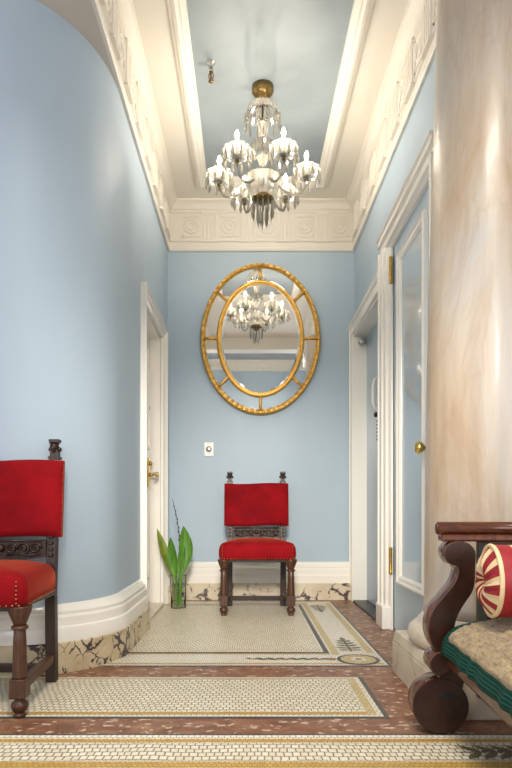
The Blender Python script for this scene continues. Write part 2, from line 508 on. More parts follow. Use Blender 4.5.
b.box(XR, 1.06, DF1, YF, 0, 3.16); b.box(XR, 1.06, DF0, DF1, DFH, 3.16); b.box(XR, 1.06, DN1, DF0, 0, 3.16)
b.box(XR, 1.06, DN0, DN1, DNH, 3.16); b.box(XR, 1.06, 2.535, DN0, 0, 3.16); b.box(1.06, 2.6, 2.60, 2.82, 0, HC)
struct(b.build('wall_right', M['blue']))
# rear wall of the lobby, behind the camera, with two unseen windows added to let in daylight
YB = -1.3
b = MB()
WX = ((-2.2, -.7), (.7, 2.2)); WZ = (.55, 2.45)
b.box(-2.6, -2.2, YB - .2, YB, 0, 3.35); b.box(-.7, .7, YB - .2, YB, 0, 3.35); b.box(2.2, 2.6, YB - .2, YB, 0, 3.35)
for (x0, x1) in WX: b.box(x0, x1, YB - .2, YB, 0, WZ[0]); b.box(x0, x1, YB - .2, YB, WZ[1], 3.35)
struct(b.build('wall_back', M['blue']))
for i, (x0, x1) in enumerate(WX):
    w = thing('window_%d' % (i + 1), None, None, ((x0 + x1) / 2, YB - .1, WZ[0])); struct(w)  # added opening, out of view, put in as a daylight source
    b = MB()
    for (a0, a1, c0, c1) in ((x0, x1, WZ[0], WZ[0] + .06), (x0, x1, WZ[1] - .06, WZ[1]), (x0, x0 + .06, *WZ), (x1 - .06, x1, *WZ), (x0, x1, 1.48, 1.53), ((x0 + x1) / 2 - .025, (x0 + x1) / 2 + .025, *WZ)):
        b.box(a0, a1, YB - .13, YB - .07, c0, c1)
    b.build('window_frame', M['white'], w, rel=w.location)
    b = MB(); b.box(x0 + .05, x1 - .05, YB - .105, YB - .095, WZ[0] + .05, WZ[1] - .05); b.build('pane', M['pane'], w, rel=w.location)

# ------------------------------------------------------------------ ceilings and beams
TX0, TX1, TY0, TY1 = -.295, .515, 2.50, 4.285
b = MB()
b.box(-.84, TX0, CY, 4.70, ZC, 3.2, 0); b.box(TX1, 1.06, CY, 4.70, ZC, 3.2, 0)
b.box(TX0, TX1, CY, TY0, ZC, 3.2, 0); b.box(TX0, TX1, TY1, 4.70, ZC, 3.2, 0)
b.box(TX0 - .01, TX1 + .01, TY0 - .01, TY1 + .01, ZC + .025, ZC + .1, 1)
struct(b.build('ceiling', [M['plaster'], M['blueceil']]))
b = MB()                                   # moulded frame of the ceiling tray
pr = [(-.082, 0), (-.082, -.012), (-.070, -.016), (-.062, -.026), (-.045, -.030), (-.030, -.022), (-.022, -.022), (-.008, -.012), (.006, -.006), (.006, .035)]
b.sweep([(d, z + ZC) for d, z in pr], [(TX0, TY0), (TX0, TY1), (TX1, TY1), (TX1, TY0)], closed=True)
struct(b.build('trim_1', M['plaster']))
b = MB()
b.box(-1.5, -.62, CY - .2, 2.88, HC, 3.35); b.box(.84, 1.7, CY - .2, 2.62, HC, 3.35)
struct(b.build('trim_2', M['sofit']))
b = MB(); b.box(-.62, .84, CY - .2, CY, 2.93, 3.35); struct(b.build('trim_3', M['plaster']))
b = MB(); b.box(-2.6, 2.6, YB - .2, CY - .2, 3.35, 3.45); struct(b.build('ceiling', M['blueceil']))
b = MB(); b.box(-2.6, -1.5, CY - .2, 2.69, HC, 2.85); b.box(1.7, 2.6, CY - .2, 2.82, HC, 2.85); struct(b.build('ceiling', M['sofit']))
b = MB()                                   # cornice over the rear wall
b.sweep([(0, 3.16), (.03, 3.16), (.03, 3.19), (.02, 3.2), (.02, 3.28), (.07, 3.33), (.07, 3.35), (0, 3.35)], [(2.6, YB), (-2.6, YB)], side=1)
for i in range(44): b.box(-2.58 + i * .118, -2.52 + i * .118, YB, YB + .05, 3.21, 3.27)
struct(b.build('trim_4', M['plaster']))

# corridor cornice: mouldings plus frieze of fluted blocks and ringed panels
b = MB()
prof = [(0, HC), (.016, HC), (.022, HC + .008), (.022, HC + .020), (.014, HC + .028), (.014, HC + .070), (.026, HC + .076), (.026, HC + .084), (.016, HC + .088),
        (.016, HC + .297), (.026, HC + .301), (.028, HC + .312), (.038, HC + .318), (.046, HC + .330), (.056, HC + .348), (.070, HC + .358), (.080, HC + .362), (.080, ZC), (0, ZC)]
b.sweep(prof, [(XL, CY), (XL, YF), (XR, YF), (XR, CY)])
def frieze(o, al, outw, spots, panels):
    al = Vector((*al, 0)); ow = Vector((*outw, 0)); o = Vector((*o, 0))
    T = Matrix(((al.x, ow.x, 0, o.x), (al.y, ow.y, 0, o.y), (0, 0, 1, 0), (0, 0, 0, 1)))
    for c in spots:
        for k in range(4):
            a = c - .062 + .124 * (k + .5) / 4
            b.prism([(a - .0125, .012), (a - .007, .028), (a + .007, .028), (a + .0125, .012)], 'z', HC + .086, HC + .286, 0, T)
        b.box(c - .066, c + .066, .012, .021, HC + .086, HC + .286, 0, T)
        b.box(c - .070, c + .070, .012, .036, HC + .066, HC + .080, 0, T)
        for k in range(6):
            a = c - .055 + .022 * k
            b.box(a - .006, a + .006, .012, .027, HC + .0795, HC + .094, 0, T)
        b.box(c - .068, c + .068, .012, .031, HC + .284, HC + .298, 0, T)
    for c in panels:
        w, z0, z1 = .072, HC + .108, HC + .272
        for (a0, a1, c0, c1) in ((c - w, c + w, z0, z0 + .010), (c - w, c + w, z1 - .010, z1), (c - w, c - w + .01, z0, z1), (c + w - .01, c + w, z0, z1)):
            b.box(a0, a1, .012, .023, c0, c1, 0, T)
        ring = [(c + .052 * math.cos(t), .017, (z0 + z1) / 2 + .052 * math.sin(t)) for t in [2 * PI * i / 24 for i in range(24)]]
        b.tube(ring, .008, 6, 0, T, closed=True)
        ring = [(c + .026 * math.cos(t), .017, (z0 + z1) / 2 + .026 * math.sin(t)) for t in [2 * PI * i / 16 for i in range(16)]]
        b.tube(ring, .006, 6, 0, T, closed=True)
frieze((0, YF), (1, 0), (0, -1), [-.288, .008, .303, .598], [-.435, -.14, .155, .45, .72])
sp = [4.44 - .295 * i for i in range(12)]; pn = [4.2925 - .295 * i for i in range(11)]
frieze((XL, 0), (0, 1), (1, 0), sp, pn)
frieze((XR, 0), (0, 1), (-1, 0), sp, pn)
struct(b.build('trim_5', M['plaster'], fix=True))

# ------------------------------------------------------------------ baseboards
wp = [(0, .130), (.046, .130), (.046, .185), (.043, .192), (.036, .196), (.036, .232), (.030, .244), (.032, .256), (.026, .266), (.018, .276), (.014, .288), (0, .292)]
mp_ = [(0, 0), (.054, 0), (.054, .126), (.050, .130), (0, .130)]
lpath = [(-2.6, 2.47)] + ARC[::-1] + [(XL, 3.434)]
b = MB(); b.sweep(wp, lpath, smooth=False); struct(b.build('baseboard_left', M['white'], auto=25))
b = MB(); b.sweep(mp_, lpath, smooth=False); struct(b.build('trim_6', M['breccia'], auto=25))
b = MB(); b.sweep(wp, [(XL, 4.376), (XL, YF), (.80, YF)]); struct(b.build('baseboard_far', M['white']))
b = MB(); b.sweep(mp_, [(XL, 4.376), (XL, YF), (.80, YF)]); struct(b.build('trim_7', M['breccia2']))

# ------------------------------------------------------------------ doors
def casing_profile(w):          # across the stile: (offset along, projection)
    return [(0, 0), (0, .030), (.10 * w, .034), (.14 * w, .026), (.38 * w, .026), (.42 * w, .032), (.62 * w, .032), (.66 * w, .022), (.90 * w, .020), (w, .014), (w, 0)]
# left door
def architrave(q, prof, path, flip, X0, sgn):
    # mitred moulding round an opening; prof (outwards from the opening, projection), path in (y, z)
    t = MB(); t.sweep([(p[0], p[1]) for p in prof], path, side=flip)
    q.add([(X0 + sgn * p.z, p.x, p.y) for p in t.v], t.f)
d = thing('door_1', None, None, (XL, DL0, 0)); struct(d)
b = MB()
apr = [(u if u < 0 else u * .56, q) for u, q in [(-.004, -.01), (-.004, .008), (.006, .013), (.040, .015), (.048, .022), (.080, .024), (.088, .034), (.112, .036), (.116, .030), (.116, -.01)]]
architrave(b, apr, [(DL0, 0), (DL0, DLH), (DL1, DLH), (DL1, 0)], -1, XL, 1)
b.box(-.75, XL - .012, DL1 - .018, DL1 + .01, .0, DLH - .001); b.box(-.75, XL - .012, DL0 - .01, DL0 + .018, 0, DLH - .001); b.box(-.75, XL - .013, DL0 - .01, DL1 + .01, DLH - .02, DLH + .01)
b.build('casing', M['white'], d, rel=d.location)
b = MB(); b.box(-.80, XL + .02, DL0 + .02, DL1 - .02, 0, .022); b.build('threshold', M['plinth'], d, rel=d.location, bevel=.004)
lf = MB()
LX = -.705
lf.box(LX - .045, LX, DL0 + .02, DL1 - .024, .024, DLH - .022)
leaf = lf.build('leaf', M['white'], d, rel=d.location)
b = MB()
for (z0, z1) in ((.2, .85), (1.12, 1.85)):
    for (y0, y1) in ((DL0 + .12, DL0 + .35), (DL0 + .42, DL1 - .14)):
        for (a0, a1, c0, c1) in ((y0, y1, z0, z0 + .02), (y0, y1, z1 - .02, z1), (y0, y0 + .02, z0, z1), (y1 - .02, y1, z0, z1)):
            b.box(LX - .001, LX + .012, a0, a1, c0, c1)
b.build('panel_moulding', M['white'], leaf, rel=d.location)
b = MB()
b.box(LX - .001, LX + .012, 4.165, 4.225, .86, 1.06)
b.build('lock_plate', M['brass'], leaf, rel=d.location, bevel=.004)
b = MB()
b.lathe([(.014, 0), (.014, .02), (.009, .022), (.009, .045), (.020, .048), (.022, .060), (.014, .066)], n=14, T=Matrix.Translation((LX + .011, 4.195, .945)) @ Matrix.Rotation(PI / 2, 4, 'Y'))
b.tube([(LX + .065, 4.195, .945), (LX + .068, 4.16, .947), (LX + .068, 4.11, .94), (LX + .066, 4.08, .945)], [.012, .011, .010, .011], 10)
b.lathe([(.018, 0), (.018, .014), (.008, .022)], n=14, T=Matrix.Translation((LX + .011, 4.195, 1.025)) @ Matrix.Rotation(PI / 2, 4, 'Y'))
b.build('handle', M['brass'], leaf, rel=d.location)
b = MB(); b.lathe([(.013, 0), (.013, .012), (.004, .016)], n=12, T=Matrix.Translation((LX - .001, 4.195, 1.42)) @ Matrix.Rotation(PI / 2, 4, 'Y'))
b.build('peephole', M['brass'], leaf, rel=d.location)

# far right door
d = thing('door_2', None, None, (XR, DF0, 0)); struct(d)
b = MB()
pr = [(0, 0), (0, .045), (.03, .05), (.036, .040), (.10, .040), (.13, .046), (.13, 0)]
b.prism([(XR - p, DF1 + .128 - o) for o, p in pr], 'z', 0, DFH + .10)
ph = [(0, 0), (0, .056), (.012, .058), (.02, .054), (.03, .05), (.036, .042), (.085, .042), (.10, .046), (.10, 0)]
b.prism([(XR - p, DFH + .105 - o) for o, p in ph], 'y', 3.56, DF1 + .133)
b.box(XR - .042, .93, DF1 - .008, DF1 + .02, 0, DFH - .001); b.box(XR - .03, .93, DF0, DF1 + .01, DFH - .015, DFH + .004)
b.build('casing', M['white'], d, rel=d.location)
b = MB(); b.box(.905, .945, DF0, DF1 - .002, .018, DFH - .016)
leaf = b.build('leaf', M['bluedoor'], d, rel=d.location)
b = MB(); b.box(.80, .99, DF0 + .01, DF1 - .003, 0, .014); b.build('threshold', M['darkmetal'], d, rel=d.location)
b = MB()
b.tube([(.905, 4.03, 1.60), (.872, 4.03, 1.585), (.860, 4.03, 1.53), (.860, 4.03, 1.43), (.872, 4.03, 1.39), (.905, 4.03, 1.38)], [.011, .011, .012, .012, .011, .011], 10)
b.build('pull_handle', M['bone'], leaf, rel=d.location)
b = MB(); b.box(.892, .906, 4.005, 4.055, 1.16, 1.365); b.build('lock_plate', M['chrome'], leaf, rel=d.location, bevel=.003)
b = MB()
b.lathe([(.016, 0), (.018, .02), (.012, .025)], n=12, T=Matrix.Translation((.893, 4.03, 1.345)) @ Matrix.Rotation(-PI / 2, 4, 'Y'))
for k in range(6): b.ball((.890, 4.03, 1.30 - .025 * k), .007, 8)
b.build('lock_button', M['darkmetal'], leaf, rel=d.location)
b = MB()
b.lathe([(.022, 0), (.022, .05), (.026, .052), (.026, .062), (.016, .066)], n=16, T=Matrix.Translation((.862, DF1 - .005, DFH - .06)) @ Matrix.Rotation(PI / 2, 4, 'X'))
b.build('door_stop', M['chrome'], d, rel=d.location)

# near right door
d = thing('door_3', None, None, (XR, DN0, 0)); struct(d)
b = MB()
pr = [(0, -.01), (0, .050), (.012, .052), (.018, .044), (.060, .043), (.066, .046), (.082, .046), (.090, .036), (.130, .034), (.136, .030), (.144, .020), (.172, .010), (.172, -.01)]
def hood(): return [(XR - p, DNH + .112 - o) for o, p in ((0, -.01), (0, .056), (.010, .058), (.018, .048), (.028, .044), (.036, .050), (.050, .050), (.058, .034), (.076, .032), (.082, .038), (.098, .036), (.106, .022), (.118, .012), (.118, -.01))]
b.prism([(XR - p, DN1 + .170 - o) for o, p in pr], 'z', 0, DNH + .02)
b.prism([(XR - p, DN0 - .080 + o * .45) for o, p in pr], 'z', 0, DNH + .02)
b.prism(hood(), 'y', DN0 - .082, DN1 + .174)
b.box(XR + .002, .90, DN1 - .002, DN1 + .015, 0, DNH); b.box(XR + .002, .90, DN0, DN1, DNH - .004, DNH + .015)
b.build('casing', M['white'], d, rel=d.location)
b = MB(); b.box(XR - .060, XR, DN1 + .006, DN1 + .176, 0, .135); b.build('plinth_block', M['white'], d, rel=d.location, bevel=.006)
b = MB(); b.box(.846, .89, DN0 + .003, DN1 - .003, .012, DNH - .004)
leaf = b.build('leaf', M['bluedoor'], d, rel=d.location)
b = MB()                                    # raised panel frame
PY0, PY1, PZ0, PZ1 = DN0 + .14, 3.255, .285, 2.10
mp2 = [(0, 0), (0, .018), (.012, .026), (.022, .018), (.036, .018), (.048, .008), (.050, 0)]
path = [(PY0, PZ0), (PY1, PZ0), (PY1, PZ1), (PY0, PZ1)]
t = MB(); t.sweep(mp2, path, closed=True, side=-1)
b.add([(.846 - p.z, p.x, p.y) for p in t.v], t.f)
b.build('panel_moulding', M['white'], leaf, rel=d.location)
b = MB(); b.box(.842, .847, PY0 + .045, PY1 - .045, PZ0 + .045, PZ1 - .045); b.build('panel', M['bluegloss'], leaf, rel=d.location)
for hz in (.40, 2.07):
    b = MB()
    b.box(.822, .832, DN1 - .010, DN1 + .030, hz - .070, hz + .070)
    b.lathe([(.008, -.078), (.011, -.072), (.009, -.066), (.009, .066), (.011, .072), (.008, .078)], (.826, DN1 - .010, hz), 12)
    b.build('hinge', M['hinge'], d, rel=d.location)
b = MB()
b.lathe([(.026, 0), (.026, .006), (.011, .010), (.010, .034), (.020, .040), (.029, .052), (.029, .064), (.020, .074), (.004, .078)], n=20, T=Matrix.Translation((.846, 2.705, .975)) @ Matrix.Rotation(-PI / 2, 4, 'Y'))
b.build('knob', M['brass'], leaf, rel=d.location)
b = MB(); b.lathe([(.014, 0), (.014, .008), (.005, .01)], n=14, T=Matrix.Translation((.846, 2.69, 1.24)) @ Matrix.Rotation(-PI / 2, 4, 'Y'))
b.build('keyhole', M['brass'], leaf, rel=d.location)

# ------------------------------------------------------------------ column
c = thing('marble_column', 'thick round beige marble column on a square base beside the daybed', 'column', (.925, 2.22, 0))
b = MB(); b.box(-.305, .305, -.300, .300, 0, .135); b.prism([(-.305, .135), (.305, .135), (.295, .178), (-.295, .178)], 'y', -.295, .295)
b.build('plinth', M['plinth'], c, bevel=.006)
b = MB(); b.lathe([(.27, .176), (.298, .186), (.310, .212), (.305, .240), (.285, .258), (.272, .262), (.272, .274), (.262, .280), (.255, .30)], n=64); b.build('torus_base', M['plinth'], c)
b = MB(); b.lathe([(.255, .296), (.250, .34), (.247, .6), (.240, 1.1), (.226, 1.7), (.212, 2.2), (.200, 2.62), (.200, HC)], n=96); b.build('shaft', M['onyx'], c)

# ------------------------------------------------------------------ oval mirror
m = thing('oval_mirror', 'large oval gilt mirror with segmented border on the far wall', 'mirror', (.104, YF, 2.02))
def oval(a, bb, n, y): return [(a * math.cos(2 * PI * i / n), y, bb * math.sin(2 * PI * i / n)) for i in range(n)]
b = MB()
n = 96
A, B = .462, .582
b.tube(oval(A - .012, B - .012, n, -.050), .013, 8, closed=True)
b.tube(oval(A - .006, B - .006, n, -.026), .010, 8, closed=True)
rim_o = oval(A - .006, B - .006, n, -.050); rim_b = oval(A - .020, B - .020, n, 0)
b.add(rim_o + rim_b, [(i, (i + 1) % n, n + (i + 1) % n, n + i) for i in range(n)], 0, True)
for i in range(66):                              # roped beading
    t = 2 * PI * i / 66
    b.ball(((A - .013) * math.cos(t), -.062, (B - .013) * math.sin(t)), .0145, 8)
b.build('outer_frame', M['gold'], m)
b = MB(); b.tube(oval(.322, .438, n, -.058), .0125, 8, closed=True); b.tube(oval(.308, .424, n, -.052), .007, 8, closed=True); b.build('inner_frame', M['gold'], m)
ang = [90, 40, 0, -42, -90, -138, 180, 140]
for a in ang:
    t = math.radians(a)
    b = MB(); b.tube([(.322 * math.cos(t), -.058, .438 * math.sin(t)), ((A - .015) * math.cos(t), -.052, (B - .015) * math.sin(t))], .0115, 8); b.build('divider_bar', M['gold'], m)
b = MB()
o1 = oval(.318, .434, n, -.050); o2 = oval(.292, .408, n, -.056)
b.add(o1 + o2, [(i, (i + 1) % n, n + (i + 1) % n, n + i) for i in range(n)] + [list(range(n, 2 * n))], 0, False)
b.build('centre_glass', M['mirror'], m, fix=False)
angs = sorted(a % 360 for a in ang)
for k in range(8):
    a0 = angs[k] + 1; a1 = (angs[(k + 1) % 8] if k < 7 else angs[0] + 360) - 1
    b = MB(); vs = []
    q = 12
    tilt = .012
    for i in range(q + 1):
        t = math.radians(a0 + (a1 - a0) * i / q)
        for f, yy in ((.0, -.044), (.14, -.050), (.86, -.0495), (1, -.042)):
            vs.append(((.324 + (A - .022 - .324) * f) * math.cos(t), yy, (.440 + (B - .022 - .440) * f) * math.sin(t)))
    b.add(vs, [(i * 4 + j, i * 4 + j + 1, i * 4 + j + 5, i * 4 + j + 4) for i in range(q) for j in range(3)])
    b.build('border_glass', M['mirror'], m, fix=False)
b = MB(); b.prism([(p[0], p[2]) for p in oval(A - .03, B - .03, 64, 0)], 'y', -.034, -.002); b.build('backing', M['darkmetal'], m)

# ------------------------------------------------------------------ dimmer switch
s = thing('dimmer_switch', 'small white square dimmer switch plate on the far blue wall', 'switch', (-.297, YF, 1.17))
b = MB(); b.box(-.038, .038, -.008, 0, -.055, .055); b.build('plate', M['bone'], s, bevel=.004)
b = MB(); b.lathe([(.022, 0), (.021, .016), (.015, .020)], n=20, T=Matrix.Translation((0, -.008, 0)) @ Matrix.Rotation(PI / 2, 4, 'X')); b.build('knob', M['chrome'], s)

# ------------------------------------------------------------------ ceiling sprinkler
s = thing('fire_sprinkler', 'small brass fire sprinkler with a red bulb hanging from the blue ceiling', 'sprinkler', (-.195, 3.20, ZC + .025))
s.scale = (.85, .85, .85)
b = MB(); b.lathe([(.030, 0), (.028, -.006), (.013, -.008), (.013, -.045), (.016, -.047), (.016, -.058)], n=16); b.build('pipe', M['chrome'], s)
b = MB(); b.lathe([(.013, -.058), (.013, -.070), (.008, -.074)], n=12)
for sg in (-1, 1): b.tube([(.011 * sg, 0, -.070), (.016 * sg, 0, -.085), (.010 * sg, 0, -.106), (.003 * sg, 0, -.112)], .0035, 6)
b.lathe([(.004, -.108), (.004, -.114), (.018, -.115), (.018, -.118), (.004, -.119)], n=14); b.build('sprinkler_head', M['oldbrass'], s)
b = MB(); b.ball((0, 0, -.092), .006, 10, sz=2.6); b.build('heat_bulb', M['redbulb'], s)

# ------------------------------------------------------------------ chandelier
CX, CYY, CZ = .090, 3.38, ZC + .007
ch = thing('crystal_chandelier', 'cut crystal chandelier with six lit candle arms hanging from the ceiling', 'chandelier', (CX, CYY, CZ))
def zz(z): return z - (ZC + .025)
b = MB(); b.lathe([(.062, .018), (.062, -.010), (.058, -.018), (.044, -.034), (.030, -.042), (.016, -.046), (.012, -.056)], n=32); b.build('canopy', M['oldbrass'], ch)
b = MB(); b.tube([(0, 0, -.05), (0, 0, zz(2.47))], .006, 8); b.build('stem_rod', M['oldbrass'], ch)
def fluted(prof, n, k, amp): 
    q = MB(); q.lathe(prof, n=n, caps=False)
    return q
def wavy(prof, n=48, k=12, amp=.06, z0=-9, z1=9):
    q = MB(); q.lathe(prof, n=n, caps=False, smooth=False, flute=(k, z0, z1, amp * 2)); return q
wavy([(.012, zz(3.055)), (.05, zz(3.045)), (.085, zz(3.015)), (.100, zz(2.975)), (.104, zz(2.965))], 48, 12, .05).build('upper_bowl', M['crystal'], ch)
wavy([(.010, zz(2.955)), (.030, zz(2.945)), (.034, zz(2.92)), (.024, zz(2.86)), (.020, zz(2.82)), (.034, zz(2.80))], 24, 8, .06).build('stem_vase', M['crystal'], ch)
wavy([(.012, zz(2.775)), (.035, zz(2.775)), (.055, zz(2.79)), (.066, zz(2.812))], 36, 12, .06).build('middle_dish', M['crystal'], ch)
wavy([(.014, zz(2.77)), (.030, zz(2.755)), (.036, zz(2.73)), (.024, zz(2.70)), (.016, zz(2.68)), (.030, zz(2.66)), (.040, zz(2.645))], 24, 8, .06).build('stem_baluster', M['crystal'], ch)
wavy([(.104, -.03 + zz(2.640)), (.108, -.03 + zz(2.640)), (.102, -.03 + zz(2.60)), (.086, -.03 + zz(2.562)), (.060, -.03 + zz(2.54)), (.030, -.03 + zz(2.53))], 60, 20, .04).build('central_bowl', M['crystal'], ch)
b = MB(); b.lathe([(.012, -.03 + zz(2.545)), (.052, -.03 + zz(2.535)), (.062, -.03 + zz(2.525)), (.062, -.03 + zz(2.515)), (.050, -.03 + zz(2.508)), (.02, -.03 + zz(2.50)), (.012, -.03 + zz(2.485))], n=32); b.build('brass_ring', M['oldbrass'], ch)
def pendant_mesh(q, x, y, ztop, L, w=.008):
    q.ball((x, y, ztop - .006), .0055, 6)
    z0 = ztop - .012; z1 = ztop - L
    zm = z0 + (z1 - z0) * .68
    n = 6; vs = [(x, y, z0)] + [(x + w * .55 * math.cos(2 * PI * i / n), y + w * .55 * math.sin(2 * PI * i / n), z0 - (L) * .15) for i in range(n)] + [(x + w * math.cos(2 * PI * i / n), y + w * math.sin(2 * PI * i / n), zm) for i in range(n)] + [(x, y, z1)]
    fs = [(0, 1 + i, 1 + (i + 1) % n) for i in range(n)] + [(1 + i, 7 + i, 7 + (i + 1) % n, 1 + (i + 1) % n) for i in range(n)] + [(7 + i, 13, 7 + (i + 1) % n) for i in range(n)]
    q.add(vs, fs)
def pendant(parent, x, y, zt, L, w=.008):
    q = MB(); pendant_mesh(q, x, y, zt, L, w); return q.build('pendant', M['crystal'], parent)
for i in range(12):
    t = 2 * PI * (i + .5) / 12; pendant(ch, .101 * math.cos(t), .101 * math.sin(t), zz(2.968), .085, .010)
for i in range(8):
    t = 2 * PI * i / 8; pendant(ch, .062 * math.cos(t), .062 * math.sin(t), zz(2.805), .075, .010)
for i in range(12):
    t = 2 * PI * i / 12; pendant(ch, .060 * math.cos(t), .060 * math.sin(t), zz(2.485), .110, .0075)
for i in range(5):
    t = 2 * PI * (i + .3) / 5; pendant(ch, .026 * math.cos(t), .026 * math.sin(t), zz(2.47), .150, .0075)
R0 = .250
for k in range(6):
    t = math.radians(-5 + 60 * k); u = Vector((math.cos(t), math.sin(t), 0))
    b = MB()
    pts = []
    for (r, z) in ((.02, 2.585), (.08, 2.57), (.13, 2.525), (.18, 2.505), (.225, 2.517), (.252, 2.557), (R0, 2.597)): pts.append((u.x * r, u.y * r, zz(z)))
    b.tube(pts, [.008, .008, .007, .007, .007, .007, .010], 6, smooth=False)
    arm = b.build('arm', M['crystal'], ch)
    cx, cy = u.x * R0, u.y * R0
    T = Matrix.Translation((cx, cy, 0))
    q = MB(); q.lathe([(.012, zz(2.592)), (.046, zz(2.597)), (.068, zz(2.614)), (.077, zz(2.637)), (.079, zz(2.650))], n=40, caps=False, T=T, smooth=False, flute=(10, -9, 9, .12)); q.build('drip_dish', M['crystal'], arm)
    q = MB(); q.lathe([(.010, zz(2.600)), (.022, zz(2.61)), (.024, zz(2.65)), (.014, zz(2.66)), (.012, zz(2.705)), (.009, zz(2.712))], n=16, T=T); q.build('candle_holder', M['bone'], arm)
    q = MB(); q.lathe([(.004, zz(2.710)), (.010, zz(2.719)), (.0105, zz(2.728)), (.006, zz(2.742)), (.001, zz(2.752))], n=14, T=T); q.build('bulb', M['bulb'], arm)
    q = MB(); q.lathe([(.010, zz(2.592)), (.014, zz(2.583)), (.009, zz(2.574)), (.003, zz(2.568))], n=10, T=T); q.build('finial', M['oldbrass'], arm)
    for i in range(10):
        a = 2 * PI * i / 10; pendant(arm, cx + .076 * math.cos(a), cy + .076 * math.sin(a), zz(2.644), .088, .010)

# ------------------------------------------------------------------ chairs
def cushion(q, x0, x1, y0, y1, z0, zt, dome, mat=0, n=14, r=.045, taper=0.0):
    # upholstered block: rounded sides and a domed top
    vs = []; fs = []
    rows = [(0, z0), (.0, z0 + .001), (1, z0 + .012), (1.0, zt - .035), (.97, zt - .012), (.92, zt)]
    def outline(sc):
        pts = []
        k = 6
        for (cx, cy, a0) in ((x1 - r, y1 - r, 0), (x0 + r, y1 - r, 90), (x0 + r, y0 + r, 180), (x1 - r, y0 + r, 270)):
            for i in range(k + 1):
                a = math.radians(a0 + 90 * i / k); pts.append((cx + r * math.cos(a), cy + r * math.sin(a)))
        mx, my = (x0 + x1) / 2, (y0 + y1) / 2
        return [(mx + (p[0] - mx) * sc * (1 - taper * (p[1] - y0) / (y1 - y0)), my + (p[1] - my) * sc) for p in pts]
    rings = []
    for sc, z in ((.955, z0), (.985, z0 + .010), (1, z0 + .03), (1, zt - .05), (.99, zt - .028), (.965, zt - .010), (.92, zt + dome * .12), (.8, zt + dome * .42), (.6, zt + dome * .75), (.35, zt + dome * .94), (.12, zt + dome)):
        rings.append([(x, y, z) for x, y in outline(sc)])
    k = len(rings[0])
    vs = [p for rg in rings for p in rg]
    for i in range(len(rings) - 1):
        for j in range(k): fs.append((i * k + j, i * k + (j + 1) % k, (i + 1) * k + (j + 1) % k, (i + 1) * k + j))
    fs.append(list(range(k))[::-1]); fs.append([(len(rings) - 1) * k + j for j in range(k)])
    q.add(vs, fs, mat, True)
